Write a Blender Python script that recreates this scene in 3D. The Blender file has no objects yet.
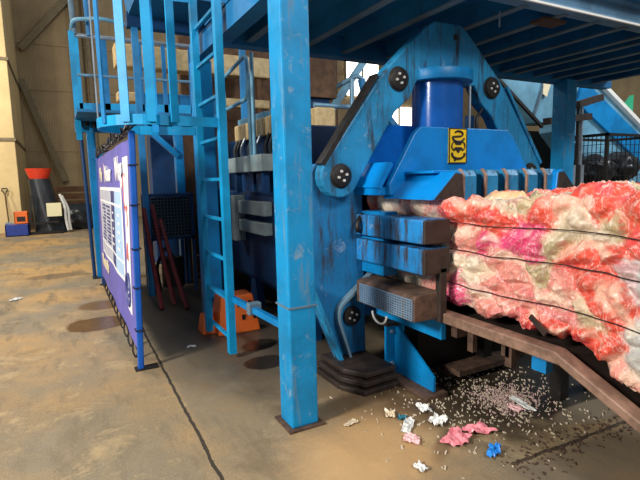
import bpy, bmesh, math, random
import numpy as np
from mathutils import Vector, Matrix, noise
random.seed(7)
S = bpy.context.scene
COL = S.collection
V = Vector
def srgb(r, g, b):
    def f(c):
        c /= 255.0
        return c/12.92 if c <= .04045 else ((c+.055)/1.055)**2.4
    return (f(r), f(g), f(b), 1)

# ------------------------------------------------------------------ materials
class NT:
    def __init__(s, name):
        m = bpy.data.materials.new(name); m.use_nodes = True
        s.m = m; s.t = m.node_tree; s.n = s.t.nodes; s.l = s.t.links
        s.b = s.n['Principled BSDF']
        s.tc = s.n.new('ShaderNodeTexCoord')
    def mapping(s, scale=(1,1,1), loc=(0,0,0), rot=(0,0,0)):
        k = s.n.new('ShaderNodeMapping'); k.inputs['Scale'].default_value = scale
        k.inputs['Location'].default_value = loc; k.inputs['Rotation'].default_value = rot
        s.l.new(s.tc.outputs['Object'], k.inputs[0]); return k.outputs[0]
    def noise(s, scale, detail=4, rough=.6, vec=None, dist=0):
        k = s.n.new('ShaderNodeTexNoise'); k.inputs['Scale'].default_value = scale
        k.inputs['Detail'].default_value = detail; k.inputs['Roughness'].default_value = rough
        k.inputs['Distortion'].default_value = dist
        s.l.new(vec if vec else s.tc.outputs['Object'], k.inputs['Vector']); return k.outputs['Fac']
    def ramp(s, fac, a, b, lo=0.0, hi=1.0):
        k = s.n.new('ShaderNodeMapRange'); k.interpolation_type = 'SMOOTHSTEP'
        s.l.new(fac, k.inputs[0])
        for i, v in enumerate((a, b, lo, hi)): k.inputs[1+i].default_value = v
        return k.outputs[0]
    def math(s, op, a, b=None):
        k = s.n.new('ShaderNodeMath'); k.operation = op
        for i, v in enumerate((a, b)):
            if v is None: continue
            if isinstance(v, (int, float)): k.inputs[i].default_value = v
            else: s.l.new(v, k.inputs[i])
        return k.outputs[0]
    def mix(s, fac, a, b):
        k = s.n.new('ShaderNodeMix'); k.data_type = 'RGBA'
        for sock, v in ((k.inputs[0], fac), (k.inputs[6], a), (k.inputs[7], b)):
            if isinstance(v, (int, float, tuple)): sock.default_value = v
            else: s.l.new(v, sock)
        return k.outputs[2]
    def put(s, name, v):
        if isinstance(v, (int, float, tuple)): s.b.inputs[name].default_value = v
        else: s.l.new(v, s.b.inputs[name])
    def bump(s, h, strength=.3, dist=.01):
        k = s.n.new('ShaderNodeBump'); k.inputs['Strength'].default_value = strength
        k.inputs['Distance'].default_value = dist
        s.l.new(h, k.inputs['Height']); s.l.new(k.outputs[0], s.b.inputs['Normal'])

GRIME = srgb(48, 40, 34); RUST = srgb(104, 66, 44)
def paint(name, col, grime=.3, scuff=.2, rough=.42, gcol=GRIME, streak=True, scol=None):
    t = NT(name)
    n1 = t.noise(2.2, 5, .65)
    c2 = tuple(x*.62 for x in col[:3])+(1,)
    c = t.mix(t.ramp(n1, .35, .7), col, c2)
    sc = scol or tuple(min(1, .5*x+.22) for x in col[:3])+(1,)
    n2 = t.noise(9, 8, .72, dist=.6)
    c = t.mix(t.ramp(n2, .66-.18*scuff, .78-.12*scuff, 0, .75), c, sc)
    v = t.mapping((9, 9, 1.1)) if streak else None
    n3 = t.noise(1.6, 7, .7, vec=v)
    g = t.ramp(n3, .68-.34*grime, .86-.34*grime, 0, min(1, .35+grime))
    c = t.mix(g, c, gcol)
    n4 = t.noise(30, 3, .6)
    c = t.mix(t.ramp(n4, .68, .74, 0, .55*grime+.1), c, RUST)
    t.put('Base Color', c); t.put('Roughness', t.ramp(g, 0, 1, rough, .85)); t.put('Specular IOR Level', .35)
    t.bump(n2, .12, .004)
    return t.m
def plain(name, col, rough=.6, metal=0, var=.3, scale=8, bump=.1, spec=None):
    t = NT(name)
    n = t.noise(scale, 5, .65)
    c2 = tuple(x*(1-var) for x in col[:3])+(1,)
    t.put('Base Color', t.mix(t.ramp(n, .35, .65), col, c2))
    t.put('Roughness', rough); t.put('Metallic', metal)
    if bump: t.bump(n, bump, .01)
    return t.m
M = {}
BLUE = srgb(6, 130, 196)
M['post'] = paint('post_blue_paint', srgb(4, 138, 196), .42, .6, .5, gcol=srgb(104, 124, 136), scol=srgb(128, 152, 168))
M['blue'] = paint('blue_paint', BLUE, .12, .25)
M['ladder'] = paint('ladder_blue_paint', srgb(4, 148, 204), .12, .22, .48)
M['dirty'] = paint('grimy_blue_paint', srgb(26, 118, 176), .54, .45, .5)
M['arch'] = paint('arch_blue_paint', srgb(34, 138, 190), .58, .5, .45)
M['ram'] = paint('ram_blue_paint', srgb(2, 130, 208), .14, .3, .35)
M['cyl'] = paint('cylinder_blue_paint', srgb(14, 92, 180), .1, .1, .2)
M['clamp'] = paint('worn_grey_paint', srgb(150, 166, 166), .35, .3, .5)
M['beam'] = paint('weathered_beam_paint', srgb(104, 146, 178), .25, .4, .5)
M['deck'] = paint('deck_blue_paint', srgb(28, 116, 172), .3, .2, .55)
M['navy'] = paint('navy_paint', srgb(12, 58, 104), .35, .1, .5)
M['pale'] = paint('pale_blue_paint', srgb(112, 168, 196), .2, .3, .5)
M['greyblue'] = paint('grey_blue_paint', srgb(96, 122, 138), .3, .3, .5)
M['worn'] = paint('worn_blue_bar', srgb(30, 128, 196), .66, .6, .5)
M['fence'] = paint('fence_blue_paint', srgb(18, 84, 172), .06, .1, .35)
M['rusty'] = plain('rusty_steel', srgb(96, 72, 58), .75, .2, .5, 14, .4)
M['rail'] = plain('rusty_rail', srgb(148, 116, 98), .6, .25, .45, 10, .3)
M['darkrust'] = plain('dark_oily_steel', srgb(58, 46, 40), .6, .3, .5, 12, .4)
M['black'] = plain('black_rubber', srgb(24, 24, 26), .55, 0, .3)
M['grease_shade'] = plain('grease_and_shade_black', srgb(40, 36, 34), .5, .3, .5, 20, .3)  # greasy steel; also colours the dark pieces standing in for shade
M['steel'] = plain('galvanised_steel', srgb(168, 180, 190), .35, .6, .25)
M['bolt'] = plain('bright_bolt_steel', srgb(226, 224, 216), .3, .4, .1)
M['greytube'] = plain('grey_blue_tube', srgb(110, 150, 176), .4, .2, .2)
M['beige'] = plain('beige_machine_paint', srgb(196, 170, 122), .5, 0, .3)
M['wood'] = plain('brown_timber', srgb(106, 74, 48), .8, 0, .4, 6, .3)
M['orange'] = plain('orange_plastic', srgb(240, 112, 40), .4, 0, .15, 3)
M['redhose'] = plain('dark_red_rubber', srgb(120, 36, 34), .5, 0, .3)
M['white'] = plain('white_plastic', srgb(232, 232, 226), .45, 0, .08)
M['yellow'] = plain('yellow_sign_paint', srgb(250, 205, 30), .4, 0, .1)
M['ink'] = plain('black_ink', srgb(26, 18, 20), .5, 0, .1, 8, 0)
M['banner'] = plain('violet_blue_banner', srgb(104, 100, 188), .5, 0, .22, 3)
M['bwhite'] = plain('banner_white', srgb(244, 242, 240), .5, 0, .04, 3, 0)
M['bpink'] = plain('banner_pink', srgb(240, 190, 200), .5, 0, .1, 3, 0)
M['bred'] = plain('banner_red', srgb(214, 112, 108), .5, 0, .1, 3, 0)
M['bnavy'] = plain('banner_navy', srgb(50, 58, 120), .5, 0, .1, 3, 0)
M['bsky'] = plain('banner_sky', srgb(176, 208, 240), .5, 0, .1, 3, 0)
M['bgrey'] = plain('banner_grey', srgb(190, 192, 206), .5, 0, .1, 3, 0)
M['bcream'] = plain('banner_cream', srgb(240, 226, 190), .5, 0, .1, 3, 0)
M['tarp'] = plain('black_tarpaulin', srgb(40, 44, 50), .35, 0, .5, 3, .5)
M['redtub'] = plain('red_plastic', srgb(222, 62, 34), .45, 0, .15)
M['cratebl'] = plain('blue_crate_plastic', srgb(34, 60, 150), .5, 0, .2)
M['paper'] = plain('cream_paper', srgb(240, 232, 190), .7, 0, .06)
M['green'] = plain('green_sheet', srgb(60, 190, 140), .5, 0, .2)
M['brownwall'] = plain('brown_hopper_steel', srgb(98, 70, 48), .8, .1, .5, 5, .3)
M['palegrit'] = plain('dusty_flakes', srgb(206, 190, 166), .6, 0, .3)
for k, c in (('pinkwrap', (236, 140, 150)), ('bluewrap', (36, 130, 214)), ('whitewrap', (224, 224, 220)), ('creamwrap', (218, 200, 170)),
             ('palepink', (240, 190, 190)), ('tealwrap', (40, 110, 130))):
    M[k] = plain(k+'_film', srgb(*c), .3, 0, .12, 30, .1)

def mat_wall(name, col, groove_axis, sc):
    t = NT(name)
    w = t.n.new('ShaderNodeTexWave'); w.wave_type = 'BANDS'; w.bands_direction = groove_axis
    w.inputs['Scale'].default_value = sc; w.inputs['Distortion'].default_value = 0
    t.l.new(t.tc.outputs['Object'], w.inputs['Vector'])
    n = t.noise(.6, 6, .65)
    n2 = t.noise(1.2, 5, .7, vec=t.mapping((3, 3, .4)))
    c = t.mix(t.ramp(n, .3, .7), col, tuple(x*.72 for x in col[:3])+(1,))
    c = t.mix(t.ramp(n2, .55, .8, 0, .5), c, srgb(96, 76, 54))
    t.put('Base Color', c); t.put('Roughness', .8)
    t.bump(w.outputs['Fac'], .35, .03)
    return t.m
M['wall'] = mat_wall('corrugated_wall', srgb(172, 150, 114), 'X', 3.2)
M['pier'] = plain('pier_concrete', srgb(226, 200, 146), .85, 0, .14, 1.2, .1)
M['brace'] = plain('brown_steel', srgb(136, 122, 96), .8, 0, .25)

def mat_floor():
    t = NT('stained_concrete')
    big = t.noise(.55, 6, .62)
    mid = t.noise(2.6, 8, .7, dist=.4)
    fine = t.noise(42, 4, .7)
    tan = srgb(188, 148, 92); grey = srgb(134, 124, 104); dark = srgb(92, 84, 74)
    sep = t.n.new('ShaderNodeSeparateXYZ'); t.l.new(t.tc.outputs['Object'], sep.inputs[0])
    X, Y = sep.outputs[0], sep.outputs[1]
    wx = t.math('ADD', X, t.math('MULTIPLY', t.math('SUBTRACT', mid, .5), 1.6))
    # tan concrete left of the slab joint, greyer by the machine
    c = t.mix(t.ramp(big, .36, .62), tan, grey)
    c = t.mix(t.math('MULTIPLY', t.ramp(Y, 7.5, 3.2, 0, .75), t.ramp(mid, .3, .6, .5, 1)), c, srgb(120, 105, 82))  # greyer, and darkened towards the viewer for the weaker light there
    scr = t.noise(1.0, 6, .7, vec=t.mapping((5, 1.2, 1), rot=(0, 0, .35)))
    c = t.mix(t.ramp(scr, .48, .66, 0, .75), c, srgb(112, 98, 76))
    c = t.mix(t.ramp(mid, .52, .66, 0, .5), c, srgb(192, 164, 118))
    blo = t.noise(1.3, 7, .75, dist=.8)
    c = t.mix(t.ramp(blo, .55, .68, 0, .6), c, srgb(104, 86, 62))
    c = t.mix(t.ramp(fine, .54, .66, 0, .45), c, srgb(104, 88, 64))
    sp = t.noise(90, 3, .6); c = t.mix(t.ramp(sp, .6, .7, 0, .4), c, srgb(212, 184, 138)); c = t.mix(t.ramp(sp, .4, .3, 0, .45), c, srgb(84, 70, 50))
    right = t.math('MULTIPLY', t.ramp(X, .66, .72), t.ramp(Y, 2.5, 3.6, .25, 1))
    c = t.mix(t.math('MULTIPLY', right, t.ramp(mid, .3, .66, .35, .85)), c, srgb(122, 110, 90))
    rough = t.math('SUBTRACT', .78, t.math('MULTIPLY', right, .16))
    def ell(cx, cy, rx, ry, rot, soft=.35, ns=.8):
        mp = t.n.new('ShaderNodeMapping'); mp.vector_type = 'TEXTURE'
        mp.inputs['Location'].default_value = (cx, cy, 0); mp.inputs['Rotation'].default_value = (0, 0, rot)
        mp.inputs['Scale'].default_value = (rx, ry, 1)
        t.l.new(t.tc.outputs['Object'], mp.inputs[0])
        ln = t.n.new('ShaderNodeVectorMath'); ln.operation = 'LENGTH'; t.l.new(mp.outputs[0], ln.inputs[0])
        d = t.math('ADD', ln.outputs['Value'], t.math('MULTIPLY', t.math('SUBTRACT', mid, .5), ns))
        return t.ramp(d, 1-soft, 1+soft, 1, 0)
    OIL = srgb(38, 31, 24)
    for (a, k, colr, rg) in (
        (ell(2.95, 2.75, 1.0, .85, .2, .22, 1.2), .95, OIL, .4), (ell(3.2, 2.1, .85, .35, -.5, .3, 1.), .85, OIL, .45), (ell(2.35, 2.3, .35, .5, .3, .4, 1.4), .75, srgb(66, 54, 40), .5),
        (ell(1.95, 5.6, .95, 2.6, 0, .4, .9), .85, srgb(58, 52, 46), .4), (ell(1.1, 5.2, .45, 1.6, 0, .5, 1.2), .5, srgb(80, 72, 62), .4),
        (ell(1.5, 3.85, .2, .16, 0, .12, .5), .95, srgb(40, 35, 30), .12), (ell(1.6, 4.3, .2, .14, .4, .12, .5), .95, srgb(40, 35, 30), .12),
        (ell(.26, 5.98, .34, .3, .2, .1, .5), .85, srgb(104, 74, 44), .08), (ell(.38, 6.9, .3, .26, 0, .2, .5), .8, srgb(124, 92, 58), .15),
        (ell(1.95, 2.75, .4, .34, 0, .5, 1.2), .5, srgb(110, 82, 50), .6), (ell(1.92, 2.06, .05, .2, -.9, .4, .8), .7, srgb(76, 60, 46), .5), (ell(1.45, 2.2, .45, .35, .3, .6, 1.), .55, srgb(212, 168, 112), .7), (ell(3.1, 1.86, .38, .11, -.05, .15, .4), .85, srgb(128, 114, 94), .7),
        (ell(-.2, 9.6, .5, .25, 0, .3, .8), .6, srgb(90, 74, 56), .5)):
        f = t.math('MULTIPLY', a, k)
        c = t.mix(f, c, colr)
        k2 = t.n.new('ShaderNodeMix'); k2.data_type = 'FLOAT'
        t.l.new(f, k2.inputs[0]); t.l.new(rough, k2.inputs[2]); k2.inputs[3].default_value = rg
        rough = k2.outputs[0]
    # slab joint along the machine, second joint lower right
    jx = t.math('ADD', X, t.math('MULTIPLY', t.math('SUBTRACT', t.noise(5, 6, .7), .5), .045))
    j = t.math('MULTIPLY', t.math('LESS_THAN', t.math('ABSOLUTE', t.math('SUBTRACT', t.math('ADD', jx, t.math('MULTIPLY', Y, -.012)), .62)), .011), t.math('LESS_THAN', Y, 7.5))
    c = t.mix(t.math('MULTIPLY', j, .92), c, srgb(34, 28, 22))
    jo = t.math('ADD', t.math('MULTIPLY', X, .045), t.math('ADD', Y, t.math('MULTIPLY', t.math('SUBTRACT', t.noise(7, 5, .7), .5), .06)))
    j2 = t.math('MULTIPLY', t.math('LESS_THAN', t.math('ABSOLUTE', t.math('SUBTRACT', jo, 1.80)), .014), t.math('GREATER_THAN', X, 2.1))
    c = t.mix(t.math('MULTIPLY', j2, .9), c, srgb(44, 34, 26))
    near = t.math('MULTIPLY', t.ramp(jo, 1.74, 1.8, 1, 0), t.ramp(X, 1.9, 2.2))
    c = t.mix(t.math('MULTIPLY', near, .6), c, srgb(92, 82, 68))
    t.put('Base Color', c); t.put('Roughness', rough)
    hh = t.math('SUBTRACT', t.math('ADD', t.math('MULTIPLY', fine, .4), mid), t.math('MULTIPLY', j, 1.5))
    t.bump(hh, .22, .012)
    return t.m
M['floor'] = mat_floor()

def mat_emit(name, col, st):
    t = NT(name); t.put('Base Color', col); t.put('Emission Color', col); t.put('Emission Strength', st); return t.m
M['daylight'] = mat_emit('daylit_window', (1, .95, .82, 1), 3.0)
M['lamp'] = mat_emit('lamp_lens', (1, .95, .85, 1), 6.0)
def mat_film():
    t = NT('pressed_plastic_film')
    a = t.n.new('ShaderNodeAttribute'); a.attribute_name = 'Col'
    n = t.noise(13, 7, .68, dist=1.8); n2 = t.noise(70, 4, .7, dist=1.0)
    c = t.mix(t.ramp(n, .57, .72, 0, .55), a.outputs['Color'], srgb(238, 222, 206))
    c = t.mix(t.ramp(n, .42, .3, 0, .45), c, srgb(160, 82, 66))
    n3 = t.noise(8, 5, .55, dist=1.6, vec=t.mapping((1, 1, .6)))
    ln = t.ramp(t.math('ABSOLUTE', t.math('SUBTRACT', n3, .5)), .002, .018, .38, 0)  # white crease lines mixed in as painted glossy highlights
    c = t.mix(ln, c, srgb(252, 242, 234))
    t.put('Base Color', c); t.put('Roughness', .2)
    t.put('Coat Weight', .3); t.put('Coat Roughness', .15)
    vo = t.n.new('ShaderNodeTexVoronoi'); vo.inputs['Scale'].default_value = 12; vo.feature = 'F1'
    ad = t.n.new('ShaderNodeVectorMath'); ad.operation = 'MULTIPLY_ADD'
    nz = t.n.new('ShaderNodeTexNoise'); nz.inputs['Scale'].default_value = 11; nz.inputs['Detail'].default_value = 3
    t.l.new(t.tc.outputs['Object'], nz.inputs['Vector']); t.l.new(nz.outputs['Color'], ad.inputs[0])
    ad.inputs[1].default_value = (.16, .16, .16); t.l.new(t.tc.outputs['Object'], ad.inputs[2]); t.l.new(ad.outputs[0], vo.inputs['Vector'])
    h = t.math('ADD', t.math('MULTIPLY', vo.outputs['Distance'], 1.3), t.math('ADD', n, t.math('MULTIPLY', n2, .4)))
    t.bump(h, .55, .02)
    return t.m
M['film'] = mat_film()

# ------------------------------------------------------------------ mesh helpers (world coordinates)
class MB:
    def __init__(s): s.bm = bmesh.new()
    def _hex(s, P):
        v = [s.bm.verts.new(p) for p in P]
        for f in ((0,3,2,1),(4,5,6,7),(0,1,5,4),(1,2,6,5),(2,3,7,6),(3,0,4,7)): s.bm.faces.new([v[i] for i in f])
        return s
    def box(s, x0, x1, y0, y1, z0, z1):
        return s._hex([(x0,y0,z0),(x1,y0,z0),(x1,y1,z0),(x0,y1,z0),(x0,y0,z1),(x1,y0,z1),(x1,y1,z1),(x0,y1,z1)])
    def prism(s, pts, ax, a, b):
        def mk(p, w):
            return {'x': (w, p[0], p[1]), 'y': (p[0], w, p[1]), 'z': (p[0], p[1], w)}[ax]
        A = [s.bm.verts.new(mk(p, a)) for p in pts]; B = [s.bm.verts.new(mk(p, b)) for p in pts]
        n = len(pts); s.bm.faces.new(A); s.bm.faces.new(B[::-1])
        for i in range(n): s.bm.faces.new([A[i], B[i], B[(i+1) % n], A[(i+1) % n]])
        return s
    def bar(s, p, q, w, h, up=(0,0,1)):
        p, q = V(p), V(q); d = (q-p).normalized(); up = V(up)
        if abs(d.dot(up)) > .97: up = V((0,1,0))
        r = d.cross(up).normalized()*w/2; u = r.cross(d).normalized()*h/2
        return s._hex([p-r-u, p+r-u, p+r+u, p-r+u, q-r-u, q+r-u, q+r+u, q-r+u])
    def tube(s, path, r, n=8, closed=False):
        P = [V(p) for p in path]; N = len(P); rings = []; ref = None
        for i, p in enumerate(P):
            if closed: d = P[(i+1) % N]-P[i-1]
            else: d = P[min(i+1, N-1)]-P[max(i-1, 0)]
            d.normalize()
            if ref is None:
                ref = d.orthogonal().normalized()
            else:
                ref = (ref-d*ref.dot(d)).normalized()
            b = d.cross(ref)
            rr = r[i] if isinstance(r, (list, tuple)) else r
            rings.append([s.bm.verts.new(p+(ref*math.cos(a)+b*math.sin(a))*rr) for a in (2*math.pi*k/n for k in range(n))])
        for i in range(N if closed else N-1):
            A, B = rings[i], rings[(i+1) % N]
            for k in range(n): s.bm.faces.new([A[k], A[(k+1) % n], B[(k+1) % n], B[k]])
        if not closed: s.bm.faces.new(rings[0][::-1]); s.bm.faces.new(rings[-1])
        return s
    def cyl(s, p, q, r, n=24): return s.tube([p, q], r, n)
    def strip(s, path, w, th, side):          # flat band: path centreline, wide along z, thin along outward normal
        P = [V(p) for p in path]; N = len(P); rings = []
        for i, p in enumerate(P):
            d = (P[min(i+1, N-1)]-P[max(i-1, 0)]).normalized(); nr = d.cross(V(side)).normalized()*th/2; u = V(side)*w/2
            rings.append([s.bm.verts.new(p+o) for o in (-nr-u, nr-u, nr+u, -nr+u)])
        for A, B in zip(rings, rings[1:]):
            for k in range(4): s.bm.faces.new([A[k], A[(k+1) % 4], B[(k+1) % 4], B[k]])
        s.bm.faces.new(rings[0][::-1]); s.bm.faces.new(rings[-1]); return s
    def build(s, name, mat, parent=None, bevel=0, smooth=False, seg=2):
        bmesh.ops.recalc_face_normals(s.bm, faces=s.bm.faces)
        if bevel:
            es = [e for e in s.bm.edges if len(e.link_faces) == 2 and e.calc_face_angle(0) > .6]
            bmesh.ops.bevel(s.bm, geom=es, offset=bevel, segments=seg, affect='EDGES', profile=.5, clamp_overlap=True)
        me = bpy.data.meshes.new(name); s.bm.to_mesh(me); s.bm.free()
        return link(name, me, mat, parent, smooth)
def link(name, me, mat, parent=None, smooth=False):
    me.materials.append(mat)
    if smooth:
        for p in me.polygons: p.use_smooth = True
        me.set_sharp_from_angle(angle=.7)
    o = bpy.data.objects.new(name, me); COL.objects.link(o)
    if parent is not None:
        o.parent = parent
        if parent.type == 'EMPTY': o.location = -parent.location
    return o
def tag(o, label, cat, group=None, kind=None):
    o['label'] = label; o['category'] = cat
    if group: o['group'] = group
    if kind: o['kind'] = kind
    return o
def thing(name, loc, label, cat, group=None):
    o = bpy.data.objects.new(name, None); COL.objects.link(o); o.location = loc; o.empty_display_size = .1
    return tag(o, label, cat, group)
def struct(o): o['kind'] = 'structure'; return o
def text(name, body, size, mat, parent, origin, right, up, ext=.002, shear=0):
    cu = bpy.data.curves.new('t', 'FONT'); cu.body = body; cu.size = size; cu.extrude = ext; cu.shear = shear; cu.offset = size*.025
    ob = bpy.data.objects.new('t', cu); COL.objects.link(ob)
    dg = bpy.context.evaluated_depsgraph_get(); me = bpy.data.meshes.new_from_object(ob.evaluated_get(dg))
    bpy.data.objects.remove(ob); bpy.data.curves.remove(cu)
    r, u = V(right).normalized(), V(up).normalized(); n = r.cross(u)
    mt = Matrix((r, u, n)).transposed().to_4x4(); mt.translation = V(origin)
    me.transform(mt); me.name = name
    return link(name, me, mat, parent)
def arc(c, r, a0, a1, n, ax='xz', w=0):
    out = []
    for k in range(n+1):
        a = a0+(a1-a0)*k/n
        out.append((c[0]+r*math.cos(a), c[1]+r*math.sin(a)))
    return out
def fillet(pts, r, n=5):                      # rounds the corners of a 3D polyline
    P = [V(p) for p in pts]; out = [P[0]]
    for a, b, c in zip(P, P[1:], P[2:]):
        d1 = (a-b); d2 = (c-b); k = min(r, d1.length*.45, d2.length*.45)
        p, q = b+d1.normalized()*k, b+d2.normalized()*k
        for i in range(n+1):
            t = i/n; out.append(p*(1-t)**2+b*2*t*(1-t)+q*t*t)
    out.append(P[-1]); return out

# ------------------------------------------------------------------ setting
struct(MB().box(-9, 26, -6, 27, -.2, 0).build('floor', M['floor']))
b = MB()
b.box(-9, 26, 25, 25.25, 0, 10.5)
for z in (3.1, 5.75, 7.7):                    # panel joints of the rear wall
    b.box(-9, 26, 24.95, 25, z, z+.09)
struct(b.build('wall_back', M['wall']))
struct(MB().box(26, 26.25, -6, 25, 0, 10.5).build('wall_right', M['wall']))
b = MB(); b.box(-4.2, -1.2, 19.3, 24.98, 0, 10.5)
struct(b.build('wall_left', M['pier'], bevel=.02))
b = MB()
for z in (3.1, 5.7): b.box(-4.25, -1.16, 19.25, 24.9, z, z+.1)
struct(b.build('trim_1', M['brace']))
b = MB()
b.bar((-1.0, 24.8, 7.4), (1.15, 24.8, 9.95), .2, .26); b.bar((-1.1, 24.8, 6.15), (.25, 24.8, 1.75), .2, .26)
b.box(1.0, 1.35, 24.55, 24.93, 0, 10.5); b.box(1.55, 1.7, 24.7, 24.93, 0, 10.5)
struct(b.build('trim_2', M['brace']))
struct(MB().box(15.3, 17.6, 24.86, 24.94, 6.5, 8.6).build('window_1', M['daylight']))
struct(MB().box(18.0, 21.4, 24.86, 24.94, 4.6, 6.0).build('window_2', M['daylight']))
b = MB()
for x in (15.2, 16.4, 17.6, 17.9, 19.1, 20.3, 21.4): b.box(x, x+.1, 24.8, 24.95, 4.5 if x > 17.7 else 6.4, 6.1 if x > 17.7 else 8.7)
struct(b.build('trim_3', M['brace']))

# ------------------------------------------------------------------ steel platform over the press
PL = thing('steel_platform', (1.29, 2.74, 0), 'blue steel platform with joists, carried on square posts over the press', 'platform')
def post(x, y, z1, w=.19, mat=M['post'], plate=True):
    p = MB().box(x, x+w, y, y+w, .012, z1).build('support_post', mat, PL, bevel=.012)
    MB().box(x-.03, x+w+.03, y-.03, y+w+.03, 0, .014).build('base_plate', M['rusty'], p)
    return p
p0 = post(1.192, 2.65, 2.9)
MB().box(1.186, 1.388, 2.644, 2.846, .80, .812).build('weld_seam', M['greyblue'], p0)
post(1.32, 5.14, 2.86, .19, M['blue'])
MB().box(1.34, 1.49, 2.72, 5.36, 2.86, 3.06).build('side_beam', M['deck'], PL)
post(6.24, 4.36, 2.9, .22)
b = MB()
for z in (2.9, 3.05): b.box(1.15, 7.4, 2.56, 2.72, z, z+.016)
b.box(1.15, 7.4, 2.635, 2.655, 2.916, 3.05)
b.build('edge_beam', M['beam'], PL)
MB().box(1.15, 7.4, 2.555, 2.575, 2.884, 2.9).build('flange_edge', M['white'], PL)['label'] = 'whitish lower edge'
MB().box(1.49, 7.4, 4.45, 4.6, 2.86, 3.06).build('back_beam', M['deck'], PL)
MB().box(1.33, 7.4, 2.5, 4.7, 3.066, 3.085).build('deck_plate', M['deck'], PL)
for x in (1.68, 2.24, 2.72, 3.28, 3.76, 4.2, 4.6, 5.05, 5.3, 5.7, 6.08, 6.5, 6.95):
    b = MB(); b.box(x-.006, x+.006, 2.66, 4.45, 2.905, 3.066)
    jo = b.build('joist', M['deck'], PL); MB().box(x-.035, x+.035, 2.66, 4.45, 2.893, 2.906).build('joist_flange', M['greyblue'], jo)  # flanges in a lighter grey-blue so their lower edges look lit
MB().box(3.62, 3.9, 2.76, 2.9, 2.868, 2.892).build('rust_patch', M['rusty'], PL)['label'] = 'rusty steel plate under the joists'
MB().cyl((3.2, 2.85, 2.9), (3.2, 2.85, 2.78), .006, 6).build('hanging_wire', M['steel'], PL)
b = MB()
for i in range(2): b.tube(fillet([(1.22, 2.75, 3.08), (1.22, 2.75, 4.1), (1.22, 4.0, 4.1)], .08), .021)
b.build('guard_rail', M['ladder'], PL, smooth=True)

# ------------------------------------------------------------------ ladder with safety cage
LD = thing('caged_ladder', (1.24, 4.4, 0), 'bright blue fixed ladder with a hooped safety cage, rising behind the front post', 'ladder')
YN, YF = 4.10, 4.86
for y in (YN, YF):
    b = MB(); b.box(1.235, 1.247, y-.04, y+.04, .05, 3.6); b.box(1.247, 1.298, y-.04, y-.03, .05, 3.6); b.box(1.247, 1.298, y+.03, y+.04, .05, 3.6)
    b.build('stringer', M['ladder'], LD)
z = .18
while z < 3.6:
    MB().bar((1.27, YN+.05, z), (1.27, YF-.05, z), .03, .03).build('rung', M['ladder'], LD, bevel=.004)
    z += .36
b = MB().bar((1.3, 2.84, .60), (1.3, 4.75, .52), .045, .05); b.build('tie_bar', M['blue'], LD, bevel=.005)
b = MB().box(1.25, 1.36, 3.55, 3.62, .53, .63); b.build('clamp', M['greyblue'], LD, bevel=.01)
def hoop(z):
    pts = [(1.23, YN, z), (.75, YN-.02, z)]
    for k in range(13):
        a = -math.pi/2-math.pi*k/12
        pts.append((.72+.40*math.cos(a), (YN+YF)/2+.44*math.sin(a), z))
    pts.append((1.23, YF, z)); return pts
for z in (2.10, 3.35): MB().strip(hoop(z), .08, .012, (0, 0, 1)).build('cage_hoop', M['ladder'], LD)
hp = [V(p) for p in hoop(2.12)]
for (x, y, w, m) in ((.335, 4.5, .03, 'steel'), (.50, 4.10, .07, 'ladder'), (.36, 4.27, .05, 'deck'), (.68, 4.03, .07, 'ladder'), (.86, 4.03, .07, 'ladder'), (.85, 4.85, .06, 'blue')):
    c = V((.72, 4.44, 0)); d = (V((x, y, 0))-c).normalized(); tn = V((-d.y, d.x, 0))
    b = MB(); b._hex([V((x, y, zz))+tn*a*w/2+d*o for zz in (2.08, 3.7) for a, o in ((-1, 0), (1, 0), (1, .012), (-1, .012))]); b.build('cage_strap', M[m], LD)

# ------------------------------------------------------------------ baling press
BP = thing('baling_press', (2.945, 3.25, 0), 'large blue hydraulic baling press with an arched frame, pressing a plastic bale', 'machine')
CX = 2.945
def mir(pts): return [(2*CX-x, z) for x, z in pts]
# yoke: apex plate with two arms that end in round lugs
def lug(cx, cz, r, a0, a1, n=10): return [(cx+r*math.cos(a0+(a1-a0)*k/n), cz+r*math.sin(a0+(a1-a0)*k/n)) for k in range(n+1)]
Lo = [(2.80, 2.865), (2.70, 2.80), (2.30, 2.46), (2.24, 2.38)]
arm_l = [(2.80, 2.865)]+[(2.70, 2.80), (2.34, 2.47), (2.24, 2.36)]+lug(1.884, 1.622, .165, 2.6, 5.9)+[(2.40, 2.12), (2.55, 2.24), (2.62, 2.38)]
pts = arm_l + mir(arm_l)[::-1]
MB().prism(pts, 'y', 3.16, 3.28).build('arch_frame', M['arch'], BP, bevel=.012)
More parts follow.
